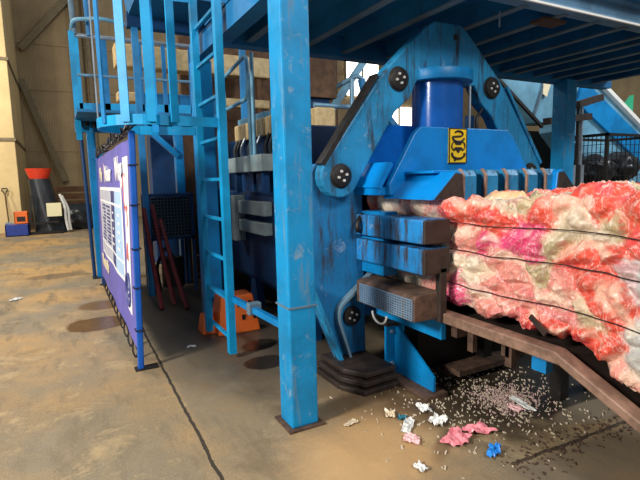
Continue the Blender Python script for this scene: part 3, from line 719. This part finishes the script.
# ------------------------------------------------------------------ things between ladder and post
def rail_loop(name, pts_list, r, mat, label, loc):
    t = thing(name, loc, label, 'handrail')
    for p in pts_list: MB().tube(fillet(p, .12), r, 10).build('rail_tube', mat, t, smooth=True)
    return t
rail_loop('hand_rail', [[(1.9, 6.1, 2.86), (1.9, 5.14, 2.97), (1.9, 5.1, 1.76)], [(1.9, 6.1, 2.48), (1.9, 5.16, 2.5), (1.9, 5.12, 2.75)], [(1.9, 5.0, 2.95), (1.9, 5.0, 1.76)], [(1.9, 6.0, 2.7), (1.9, 5.98, 1.76)]], .022, M['pale'], 'bent grey-blue tubular handrail between ladder and front post', (1.9, 5.5, 1.46))
t = thing('service_tray', (1.95, 5.4, 1.46), 'grey-blue steel tray box below the bent handrail', 'box')
MB().box(1.88, 2.1, 4.78, 6.0, 1.70, 1.88).build('tray_body', M['clamp'], t, bevel=.008)
for y in (4.9, 5.8): MB().box(1.95, 2.02, y, y+.06, 1.46, 1.70).build('tray_foot', M['navy'], t)
for k, (y, l) in enumerate(((4.98, 'nearest the front post'), (5.55, 'in the middle of its row'), (6.12, 'farthest from the front post'))):
    t = thing('valve_block', (2.4, y+.25, 1.46), 'beige hydraulic valve block on the press chamber, '+l, 'valve block', 'beige valve blocks')
    MB().box(2.22, 2.6, y, y+.5, 2.14, 2.36).build('block_body', M['beige'], t, bevel=.02)
    MB().box(2.26, 2.56, y+.05, y+.45, 2.36, 2.44).build('block_cover', M['pale'], t, bevel=.01)
    MB().box(2.3, 2.55, y+.02, y+.48, 1.46, 2.14).build('block_stand', M['navy'], t)
    for q in range(3):
        MB().tube(fillet([(2.24, y+.1+.14*q, 2.16), (2.16, y+.1+.14*q, 2.0), (2.2, y+.05+.14*q, 1.8), (2.28, y+.1+.14*q, 1.7)], .08), .022, 8).build('valve_hose', M['black' if q else 'steel'], t, smooth=True)
o = MB().box(2.75, 3.6, 5.6, 8.6, 1.46, 2.3).build('oil_tank', M['navy'], bevel=.02); tag(o, 'dark navy oil tank on the press chamber behind the handrail', 'tank')
o = MB().box(1.55, 1.72, 5.9, 6.05, 0, 2.9).build('steel_column', M['blue'], bevel=.01); tag(o, 'blue steel column between ladder and bent handrail', 'column')
# far dark panelling behind the press
o = MB().box(2.75, 7.1, 12.0, 12.2, 0, 5.2).build('timber_partition', M['brownwall']); tag(o, 'dark brown partition far behind the press', 'partition')
# orange step
t = thing('orange_step', (1.5, 4.95, 0), 'orange plastic step stool on the floor behind the ladder foot', 'step stool')
def frus(x0, x1, y0, y1, z0, z1, i):
    m = MB(); m._hex([(x0, y0, z0), (x1, y0, z0), (x1, y1, z0), (x0, y1, z0), (x0+i, y0+i, z1), (x1-i, y0+i, z1), (x1-i, y1-i, z1), (x0+i, y1-i, z1)]); return m
frus(1.33, 1.80, 4.75, 5.11, 0, .40, .06).build('step_body', M['orange'], t, bevel=.015)
frus(1.20, 1.36, 4.88, 5.11, 0, .2, .03).build('lower_tread', M['orange'], t, bevel=.015)
for (x, z) in ((1.56, .28), (1.68, .28), (1.60, .14), (1.72, .14)): MB().box(x, x+.035, 4.745+z*.12, 4.80+z*.12, z, z+.05).build('grip_hole', M['ink'], t)
# red hoses leaning by the fence
for k, (a, c_, l) in enumerate((((1.0, 7.0, 1.25), (1.02, 6.15, .02), 'nearest the banner pole'), ((1.1, 6.9, 1.3), (1.2, 6.3, .02), 'middle one of the bunch'), ((1.18, 6.8, 1.1), (1.3, 6.0, .02), 'farthest right of the bunch'))):
    mid = ((a[0]+c_[0])/2, (a[1]+c_[1])/2, (a[2]+c_[2])/2-.1)
    o = MB().tube(fillet([a, mid, c_], .3, 8), .03, 8).build('red_hose', M['redhose'], smooth=True); tag(o, 'dark red rubber hose leaning behind the banner, '+l, 'hose', 'dark red hoses')
# mesh cabinet
t = thing('mesh_cabinet', (1.35, 7.35, 0), 'dark green-blue cabinet with a wire mesh front behind the banner pole', 'cabinet')
b = MB()
for x in (1.06, 1.66): 
    for y in (7.09, 7.59): b.box(x, x+.05, y, y+.05, 0, 1.42)
for z in (.78, 1.40): b.box(1.06, 1.71, 7.09, 7.64, z, z+.04)
b.build('cabinet_frame', M['navy'], t)
b = MB()
for k in range(12): b.box(1.11+.045*k, 1.116+.045*k, 7.092, 7.10, .82, 1.40)
for k in range(12): b.box(1.11, 1.66, 7.092, 7.10, .83+.047*k, .836+.047*k)
b.build('wire_mesh', M['greyblue'], t)
MB().box(1.12, 1.66, 7.19, 7.60, .82, 1.38).build('cooler_core', M['grease_shade'], t)
b = MB().cyl((1.4, 7.3, .06), (1.4, 7.3, .5), .16, 20); b.tube(fillet([(1.4, 7.25, .5), (1.3, 7.15, .7), (1.15, 7.2, .4), (1.2, 7.25, .02)], .1), .025, 8)
b.build('pump', M['grease_shade'], t, smooth=True)
o = MB().box(1.75, 2.0, 7.9, 8.2, 0, 2.45).build('timber_post', M['wood'], bevel=.01); tag(o, 'brown timber post behind the blue walkway brace', 'post')
t = thing('pipe_rack', (1.9, 6.9, 0), 'rack of dark pipes and hoses low behind the ladder', 'pipe rack')
b = MB()
rr = random.Random(11)
for k in range(14):
    z = .15+.09*k; b.tube(fillet([(1.76+rr.uniform(0, .1), 6.5, z), (1.82+rr.uniform(0, .1), 6.9, z+rr.uniform(-.1, .1)), (1.78+rr.uniform(0, .1), 7.4, z+rr.uniform(-.06, .1))], .1), .022, 6)
b.build('pipe', M['grease_shade'], t, smooth=True)
for y in (6.6, 7.3): MB().box(1.92, 1.98, y, y+.06, 0, 1.5).build('rack_post', M['navy'], t)
t = thing('beige_duct', (1.6, 11, 3.0), 'beige duct run seen through the rear walkway railing', 'duct')
MB().box(1.2, 4.6, 10.9, 11.3, 4.0, 4.45).build('duct_body', M['beige'], t, bevel=.03)
MB().box(1.2, 4.6, 10.95, 11.25, 3.3, 3.5).build('duct_body', M['beige'], t, bevel=.03)
for x in (1.6, 3.0, 4.3): MB().box(x, x+.1, 11.0, 11.1, 0, 4.0).build('duct_leg', M['wood'], t)
o = MB().box(1.5, 3.0, 9.75, 10.3, 2.9, 3.3).build('rear_drive_housing', M['dirty'], bevel=.03); tag(o, 'grimy blue drive housing at rear of the press behind walkway', 'housing')
MB().box(1.6, 2.9, 9.8, 10.2, 0, 2.9).build('housing_pedestal', M['navy'], o)

# between post and arch
o = MB().box(4.1, 4.72, 8.0, 8.5, 3.1, 4.4).build('brown_chute_box', M['brownwall'], bevel=.01); tag(o, 'rusty brown chute box just right of the front post', 'chute')
MB().box(4.2, 4.6, 8.1, 8.4, 0, 3.1).build('chute_support', M['navy'], o)
t = thing('beige_motor', (4.5, 7.4, 1.46), 'beige motor with brown roll beside the arch, right of front post', 'motor')
MB().box(4.0, 4.4, 7.5, 7.9, 2.45, 2.85).build('motor_body', M['beige'], t, bevel=.04)
MB().box(4.05, 4.35, 7.55, 7.85, 0, 2.45).build('motor_stand', M['navy'], t)
MB().cyl((3.95, 7.2, 2.12), (4.9, 7.2, 2.12), .2, 24).build('roll', M['beige'], t, smooth=True)
rail_loop('hand_rail', [[(4.75, 8.3, 3.3), (5.15, 8.0, 3.55), (5.3, 8.0, 3.5), (5.3, 8.0, 2.6)], [(5.05, 8.0, 3.48), (5.05, 8.0, 2.6)], [(4.2, 7.95, 2.95), (5.5, 7.95, 2.95)]], .045, M['greytube'], 'blue tubular handrail seen between front post and arch', (5.0, 8.0, 2.5))
o = MB().bar((4.78, 8.78, 2.68), (6.2, 8.78, 4.5), .12, .12).build('inclined_strut', M['pale']); tag(o, 'pale blue inclined strut behind the handrail by the arch', 'strut')
o = MB().box(4.6, 6.6, 8.7, 9.6, 2.2, 2.62).build('rear_conveyor_bed', M['dirty']); tag(o, 'grimy blue conveyor bed behind handrail by the arch', 'conveyor')
MB().box(4.8, 6.4, 8.9, 9.4, 0, 2.2).build('bed_support', M['navy'], o)
# lattice of braces seen under the arch
for k, (a, c_, l) in enumerate((((5.4, 7.6, 2.0), (5.0, 7.6, 3.4), 'leaning left under the arch arm'), ((4.9, 7.0, 2.9), (5.9, 7.0, 1.9), 'sloping down behind the ram cylinder'), ((6.1, 7.0, 1.6), (6.35, 7.0, 3.2), 'upright right of the ram cylinder'))):
    MB().bar(a, c_, .1, .1).build('brace_bar', M['dirty'], BP)

# ------------------------------------------------------------------ right background
t = thing('infeed_hopper', (7.4, 6.2, 0), 'pale blue sheet-steel infeed hopper right of the arch', 'hopper')
MB().prism([(6.5, 3.40), (8.35, 3.40), (8.35, 2.55), (7.78, 2.55)], 'y', 6.0, 6.5).build('hopper_body', M['pale'], t)
MB().bar((7.95, 5.98, 3.38), (7.62, 5.98, 2.60), .05, .04).build('seam_strip', M['greyblue'], t)
MB().prism([(7.86, 3.34), (8.1, 3.38), (7.95, 3.0), (7.84, 3.05)], 'y', 5.95, 5.965).build('cream_patch', M['bcream'], t)
for x in (6.7, 8.1): MB().box(x, x+.12, 6.6, 6.72, 0, 2.7).build('hopper_leg', M['navy'], t)
MB().bar((6.5, 5.95, 3.34), (7.85, 5.95, 2.46), .05, .05).build('edge_angle', M['grease_shade'], t)
o = MB().box(6.9, 10.5, 7.6, 7.9, 0, 2.6).build('dark_machine_frame', M['grease_shade']); tag(o, 'dark machine housing behind the pale hopper', 'housing')
t = thing('inclined_conveyor', (11, 6.8, 0), 'light blue inclined conveyor sloping down at the right edge', 'conveyor')
MB().prism([(9.55, 3.70), (9.97, 3.70), (13.2, 2.05), (13.2, .6), (11.5, .75), (9.4, 2.5)], 'y', 6.55, 7.2).build('conveyor_side', M['pale'], t)
MB().prism([(9.9, 3.74), (9.97, 3.80), (13.2, 2.15), (13.2, 2.05)], 'y', 6.45, 6.6).build('edge_trim', M['white'], t)
MB().bar((9.7, 6.5, 3.3), (13.2, 6.5, 1.55), .08, .5).build('side_panel', M['blue'], t)
for x in (10.2, 12.4): MB().box(x, x+.15, 6.8, 6.95, 0, 1.9).build('conveyor_leg', M['navy'], t)
b = MB()
for k in range(6): b.cyl((10.6, 7.4, 3.5+.12*k), (11.0+.1*(k % 3), 7.3, 3.45+.12*k), .08, 10)
b.build('drive_motor', M['grease_shade'], t, smooth=True)
for (a, c_, l) in (((7.1, 5.3, 2.46), (8.2, 5.3, 2.58), 'lower'), ((7.85, 5.3, 2.76), (8.5, 5.3, 2.92), 'upper')):
    o = MB().bar(a, c_, .14, .11).build('timber_beam', M['darkrust']); tag(o, l+' dark steel arm reaching across the right rear post', 'beam', 'dark arms by the rear post')
for k, (x, l) in enumerate(((7.82, 'left'), (7.95, 'middle'), (8.05, 'right'))):
    b = MB().cyl((x, 5.3, 0), (x-.05, 5.3, 2.72), .028, 10); b.cyl((x, 5.3, 1.4), (x, 5.3, 1.75), .05, 10)
    o = b.build('steel_pole', M['steel' if k != 1 else 'grease_shade'], smooth=True); tag(o, l+' pole of three standing behind the bale by the rear post', 'pole', 'poles behind the bale')
t = thing('wire_cage', (9.4, 5.5, 0), 'black wire mesh cage behind the bale at the right edge', 'cage')
b = MB()
for x in (8.62, 10.3):
    for y in (5.2, 6.2): b.box(x, x+.05, y, y+.05, 0, 2.3)
for z in (.1, 2.26): b.box(8.62, 10.35, 5.2, 5.25, z, z+.05); b.box(8.62, 10.35, 6.2, 6.25, z, z+.05); b.box(8.62, 8.67, 5.2, 6.25, z, z+.05); b.box(10.3, 10.35, 5.2, 6.25, z, z+.05)
b.build('cage_frame', M['grease_shade'], t)
b = MB()
for k in range(12): b.box(8.67+.14*k, 8.68+.14*k, 5.22, 5.23, .15, 2.26); b.box(8.64, 8.65, 5.25+.08*k, 5.26+.08*k, .15, 2.26)
for k in range(15): b.box(8.65, 10.3, 5.22, 5.23, .15+.14*k, .16+.14*k); b.box(8.64, 8.65, 5.25, 6.2, .15+.14*k, .16+.14*k)
b.build('wire_mesh', M['grease_shade'], t)
def lump(name, c, r, mat, label, cat, group=None, seed=0, sq=(1, 1, .8), amp=.22, fr=2.4, sub=4):
    bm = bmesh.new(); bmesh.ops.create_icosphere(bm, subdivisions=sub, radius=1)
    for v in bm.verts:
        d = v.co.normalized(); k = 1+amp*(noise.noise(d*fr+V((seed, 0, 0)))+.5*abs(noise.noise(d*fr*2.5+V((0, seed, 0)))))
        v.co = V((c[0]+d.x*r*sq[0]*k, c[1]+d.y*r*sq[1]*k, c[2]+max(-.9, d.z)*r*sq[2]*k))
    m = MB(); m.bm.free(); m.bm = bm
    o = m.build(name, mat, smooth=True); return tag(o, label, cat, group)
for k, (c, r, l) in enumerate((((9.08, 5.72, 1.65), .36, 'left'), ((9.88, 5.72, 1.7), .36, 'right'), ((9.4, 5.72, .9), .5, 'lower'))):
    lump('black_bag', c, r, M['tarp'], 'shiny black plastic bag inside the wire cage, '+l+' one', 'bag', 'black bags in the cage', k*3.1)
o = MB().prism([(12.1, 2.6), (13.3, 3.6), (13.3, 2.4), (12.2, 2.4)], 'y', 7.4, 7.5).build('green_sheet', M['green']); tag(o, 'green translucent sheet above the conveyor at right edge', 'sheet')
MB().box(12.6, 12.7, 7.42, 7.48, 0, 2.4).build('sheet_stand', M['navy'], o)

# ------------------------------------------------------------------ far left corner
t = thing('tarp_covered_machine', (-.45, 18.7, 0), 'machine under a black tarpaulin in a steel frame at the far left', 'covered machine')
bm = bmesh.new(); n = 28
for k, z in enumerate(np.linspace(0, 1, 18)):
    w = 1.18-.36*z; hh = .02+1.80*z
    for i in range(n):
        a = 2*math.pi*i/n; sx_, sy_ = math.cos(a), math.sin(a); q = (abs(sx_)**3+abs(sy_)**3)**(-1/3)
        f_ = 1+.07*math.sin(a*7+z*2)*(1-z)
        bm.verts.new((-.58+.24*(1-z)+.40*w*sx_*q*f_, 18.75+.42*w*sy_*q*f_, hh))
bm.verts.ensure_lookup_table()
for k in range(17):
    for i in range(n): bm.faces.new([bm.verts[k*n+i], bm.verts[k*n+(i+1) % n], bm.verts[(k+1)*n+(i+1) % n], bm.verts[(k+1)*n+i]])
bm.faces.new([bm.verts[i] for i in range(n)][::-1]); bm.faces.new([bm.verts[17*n+i] for i in range(n)])
m = MB(); m.bm.free(); m.bm = bm; m.build('tarpaulin', M['tarp'], t, smooth=True)
b = MB(); b.bar((-.98, 18.2, .05), (-.82, 18.25, 1.3), .06, .06); b.bar((-.98, 18.2, .35), (-.1, 18.2, .4), .05, .06); b.box(-1.02, 0, 18.15, 18.25, .02, .1)
b.build('steel_stand', M['grease_shade'], t)
o = MB().box(-.43, .0, 18.12, 18.15, .58, 1.02).build('paper_sheet', M['paper']); tag(o, 'cream paper sheet hung on the tarpaulin machine', 'paper')
b = MB(); bm = b.bm
prof2 = [(.28, 1.821), (.40, 2.16), (.38, 2.16), (.26, 1.85)]
rings = [[bm.verts.new((-.58+r*math.cos(a)*1.0, 18.72+r*math.sin(a)*.7, z)) for a in (2*math.pi*k/28 for k in range(28))] for r, z in prof2]
for A, B_ in zip(rings, rings[1:]):
    for k in range(28): bm.faces.new([A[k], A[(k+1) % 28], B_[(k+1) % 28], B_[k]])
bm.faces.new(rings[0][::-1]); bm.faces.new(rings[-1])
tag(b.build('red_tub', M['redtub'], smooth=True), 'red plastic tub on top of the black tarpaulin machine', 'tub')
b = MB(); b.tube(fillet([(-.02, 18.4, 1.3), (.12, 18.35, .9), (.1, 18.3, .5), (.16, 18.3, .08)], .2), .045, 8)
b.tube(fillet([(.04, 18.42, 1.25), (.22, 18.4, .8), (.2, 18.36, .4), (.24, 18.35, .08)], .2), .04, 8)
tag(b.build('white_hose', M['whitewrap'], smooth=True), 'white looped hose hanging right of the tarpaulin machine', 'hose')
lump('tarp_heap', (.55, 19.6, .35), .75, M['tarp'], 'low heap of dark tarpaulin right of the covered machine', 'tarpaulin', seed=4, sq=(.9, .6, .75))
t = thing('timber_box', (.3, 21.5, 0), 'brown timber crate behind the tarpaulin heap', 'crate')
for k in range(5): MB().box(-.4, 1.0, 21.4, 21.5, .2+.28*k, .42+.28*k).build('board', M['wood'], t)
for x in (-.4, .9): MB().box(x, x+.1, 21.5, 22.2, 0, 1.65).build('corner_post', M['wood'], t)
t = thing('blue_crate', (-1.3, 18.3, 0), 'dark blue plastic crate on the floor by the pier', 'crate')
b = MB(); b.box(-1.62, -.97, 18.0, 18.5, 0, .04); b.box(-1.62, -.97, 18.0, 18.04, 0, .38); b.box(-1.62, -.97, 18.46, 18.5, 0, .38); b.box(-1.62, -1.58, 18, 18.5, 0, .38); b.box(-1.01, -.97, 18, 18.5, 0, .38)
b.build('crate_body', M['cratebl'], t, bevel=.01)
MB().box(-1.57, -1.02, 18.05, 18.45, .04, .36).build('contents', M['creamwrap'], t)
b = MB(); b.box(-1.36, -.97, 18.1, 18.13, .385, .78); b.box(-1.36, -.97, 18.4, 18.43, .385, .78); b.box(-1.36, -1.33, 18.1, 18.43, .385, .78); b.box(-1.0, -.97, 18.1, 18.43, .385, .78); b.box(-1.36, -.97, 18.1, 18.43, .385, .41)
o = b.build('orange_box', M['orange'], bevel=.008); tag(o, 'small orange box stacked on the dark blue crate', 'box')
MB().box(-1.28, -1.05, 18.085, 18.099, .47, .62).build('dark_opening', M['ink'], o)
t = thing('shovel', (-1.55, 18.9, 0), 'shovel with a D-grip leaning against the pale pier', 'shovel')
MB().cyl((-1.57, 18.9, .35), (-1.62, 19.16, 1.35), .022, 10).build('shaft', M['wood'], t, smooth=True)
MB().tube([(-1.62, 19.16, 1.35), (-1.70, 19.18, 1.45), (-1.70, 19.2, 1.52), (-1.55, 19.2, 1.52), (-1.55, 19.18, 1.45)], .022, 8, closed=True).build('grip', M['black'], t, smooth=True)
MB().prism([(-1.70, .0), (-1.45, .0), (-1.47, .38), (-1.54, .42), (-1.60, .42), (-1.68, .38)], 'y', 18.84, 18.86).build('blade', M['steel'], t)

# ------------------------------------------------------------------ litter on the floor
def wrap(name, x, y, r, h, mat, label, cat, seed, group=None, sq=(1, .7)):
    bm = bmesh.new(); n = 9; rg = random.Random(seed); ang = rg.uniform(0, 3); fa = rg.uniform(0, 3)
    ca, sa = math.cos(ang), math.sin(ang); top, bot = {}, {}
    for i in range(n+1):
        for j in range(n+1):
            u, v = i/n*2-1, j/n*2-1
            edge = 1+.45*noise.noise(V((u*1.3+seed, v*1.3, .5)))
            u2, v2 = u*edge+rg.uniform(-.06, .06), v*edge+rg.uniform(-.06, .06)
            px, py = u2*r*sq[0], v2*r*sq[1]
            t = (u*math.cos(fa)+v*math.sin(fa))*3.2+noise.noise(V((u*1.5, v*1.5, seed)))*2.5
            z = .004+h*(.55*abs(math.sin(t))+.9*max(0, noise.noise(V((u*1.2+seed*3, v*1.2, 2))))+.2*rg.random())
            X_, Y_ = x+px*ca-py*sa, y+px*sa+py*ca
            top[i, j] = bm.verts.new((X_, Y_, z+.0015)); bot[i, j] = bm.verts.new((X_, Y_, max(.0005, z-.0015)))
    for i in range(n):
        for j in range(n):
            bm.faces.new([top[i, j], top[i+1, j], top[i+1, j+1], top[i, j+1]]); bm.faces.new([bot[i, j], bot[i, j+1], bot[i+1, j+1], bot[i+1, j]])
    for i in range(n):
        for (a, c_) in (((i, 0), (i+1, 0)), ((i, n), (i+1, n)), ((0, i), (0, i+1)), ((n, i), (n, i+1))): bm.faces.new([top[a], top[c_], bot[c_], bot[a]])
    m = MB(); m.bm.free(); m.bm = bm; o = m.build(name, mat); return tag(o, label, cat, group)
G = 'film scraps on the floor'
for a in (
    (2.01, 2.03, .085, .035, 'pinkwrap', 'larger crumpled pink film scrap on wet floor, left of its pair', 1, (1, .75)),
    (2.2, 2.06, .09, .035, 'pinkwrap', 'torn pink film scrap at right of the pink pair', 2, (1, .6)),
    (2.10, 1.83, .06, .04, 'bluewrap', 'bright blue crumpled wrapper near the front of the floor', 3, (1, .55)),
    (1.86, 2.32, .08, .02, 'whitewrap', 'flat clear-white plastic strip near the bracket', 4, (1.1, .4)),
    (2.05, 2.25, .06, .05, 'whitewrap', 'upright crumpled white film between strip and pink scraps', 5, (.8, .8)),
    (1.77, 2.18, .05, .03, 'palepink', 'small pale pink scrap in front of the white strip', 6, (1, .9)),
    (1.85, 2.50, .04, .03, 'creamwrap', 'small cream scrap beside the teal scrap', 7, (1, .8)),
    (1.89, 2.42, .03, .02, 'tealwrap', 'tiny teal scrap above the white strip', 8, (1, .8)),
    (2.10, 2.45, .06, .03, 'whitewrap', 'white folded film scrap in front of the blue floor bracket', 9, (1, .6)),
    (1.63, 1.93, .035, .025, 'whitewrap', 'small whitish scrap nearest the viewer', 10, (1, .8)),
    (2.74, 2.16, .09, .012, 'whitewrap', 'long white plastic strip on the shredded flakes', 11, (1.2, .35)),
    (2.64, 2.14, .06, .02, 'palepink', 'pink film scrap under the long white strip', 12, (1, .6)),
    (-.66, 7.9, .09, .02, 'whitewrap', 'white scrap on the open floor at far left', 13, (1, .6)),
    (1.56, 2.54, .05, .012, 'creamwrap', 'tan leaf-like scrap right of the front post', 14, (1, .5)),
    (1.02, 4.6, .04, .01, 'whitewrap', 'small white scrap between banner fence and ladder', 15, (1, .6))):
    wrap('film_scrap', a[0], a[1], a[2], a[3], M[a[4]], a[5], 'plastic scrap', a[6], None, a[7])
def flakes(name, n, fn, mat, label):
    m = MB(); rg = random.Random(hash(name) % 1000 if False else len(name))
    for i in range(n):
        x, y = fn(rg); s = rg.uniform(.002, .007); a = rg.uniform(0, 3.14); l = s*rg.uniform(.8, 2.2)
        ca, sa = math.cos(a), math.sin(a); h = rg.uniform(.002, .006); t_ = rg.uniform(0, .01)
        P = [(x+u*l*ca-v*s*.6*sa, y+u*l*sa+v*s*.6*ca) for u, v in ((-1, -1), (1, -1), (1, 1), (-1, 1))]
        m._hex([(p[0], p[1], .0005) for p in P]+[(p[0], p[1], h+(t_ if k in (1, 2) else 0)) for k, p in enumerate(P)])
    o = m.build(name, mat); return tag(o, label, 'debris', None, 'stuff')
M['pileflake'] = plain('pinkish_flakes', srgb(206, 176, 168), .5, 0, .3, 30)
flakes('plastic_flakes', 620, lambda r: (r.gauss(2.72, .13), r.gauss(2.28, .12)), M['pileflake'], 'heap of pale shredded plastic flakes on the oily floor')
flakes('scattered_plastic_flakes', 700, lambda r: (r.gauss(2.6, .4), r.gauss(2.35, .28)), M['palegrit'], 'scattered cream plastic flakes across the oily floor')
flakes('floor_grit', 260, lambda r: (r.uniform(2.05, 3.3), 1.68+r.gauss(0, .07)), M['rusty'], 'dark grit along the floor joint at lower right')

# ------------------------------------------------------------------ unseen area lights and sky
def area(name, loc, aim, size, power, col=(1, 1, 1), spread=math.pi):
    l = bpy.data.lights.new(name, 'AREA'); l.shape = 'DISK'; l.size = size; l.energy = power; l.color = col; l.spread = spread
    o = bpy.data.objects.new(name, l); COL.objects.link(o); o.location = loc
    o.rotation_euler = (V(aim)-V(loc)).to_track_quat('-Z', 'Y').to_euler(); return o
area('unseen_light', (-5.8, 1.6, 4.4), (2, 3.2, 1.4), 1.4, 950, (1, .96, .88))  # unseen main light from the left
area('unseen_light', (-8, 13.5, 7), (-2.2, 19.3, 5.0), 1.6, 210, (1, .93, .8), 1.6)  # added light, brightens the pale pier
area('unseen_light', (-3, 11, 8), (-.8, 13.5, 0), 2.0, 650, (1, .93, .8))  # added light for the far-left floor
area('unseen_light', (12, .5, 8), (9, 7, 2), 2.0, 600, (.95, .98, 1))  # added light in place of daylight on the right background
area('unseen_light', (1.8, -3.5, 6.0), (2.4, 2.9, 1.0), 2.0, 330, (1, .97, .92))  # added fill from the viewer's side for floor and machine front
w = bpy.data.worlds.new('hall_sky'); S.world = w; w.use_nodes = True
bg = w.node_tree.nodes['Background']; bg.inputs[0].default_value = (.78, .88, 1, 1); bg.inputs[1].default_value = .32

# ------------------------------------------------------------------ camera
yaw, pitch, roll = math.radians(28.2), math.radians(7.2), math.radians(1.25)
F = V((math.sin(yaw)*math.cos(pitch), math.cos(yaw)*math.cos(pitch), -math.sin(pitch)))
r0 = V((math.cos(yaw), -math.sin(yaw), 0)); u0 = r0.cross(F)
R = r0*math.cos(roll)-u0*math.sin(roll); U = r0*math.sin(roll)+u0*math.cos(roll)
cam = bpy.data.cameras.new('camera'); cam.sensor_width = 36; cam.lens = 480/640*36; cam.clip_end = 200
co = bpy.data.objects.new('camera', cam); COL.objects.link(co)
mt = Matrix((R, U, -F)).transposed().to_4x4(); mt.translation = (0, 0, 1.6); co.matrix_world = mt
S.camera = co
vs = S.view_settings; vs.view_transform = 'Standard'; vs.look = 'None'; vs.exposure = 0; vs.gamma = 1; vs.use_curve_mapping = False
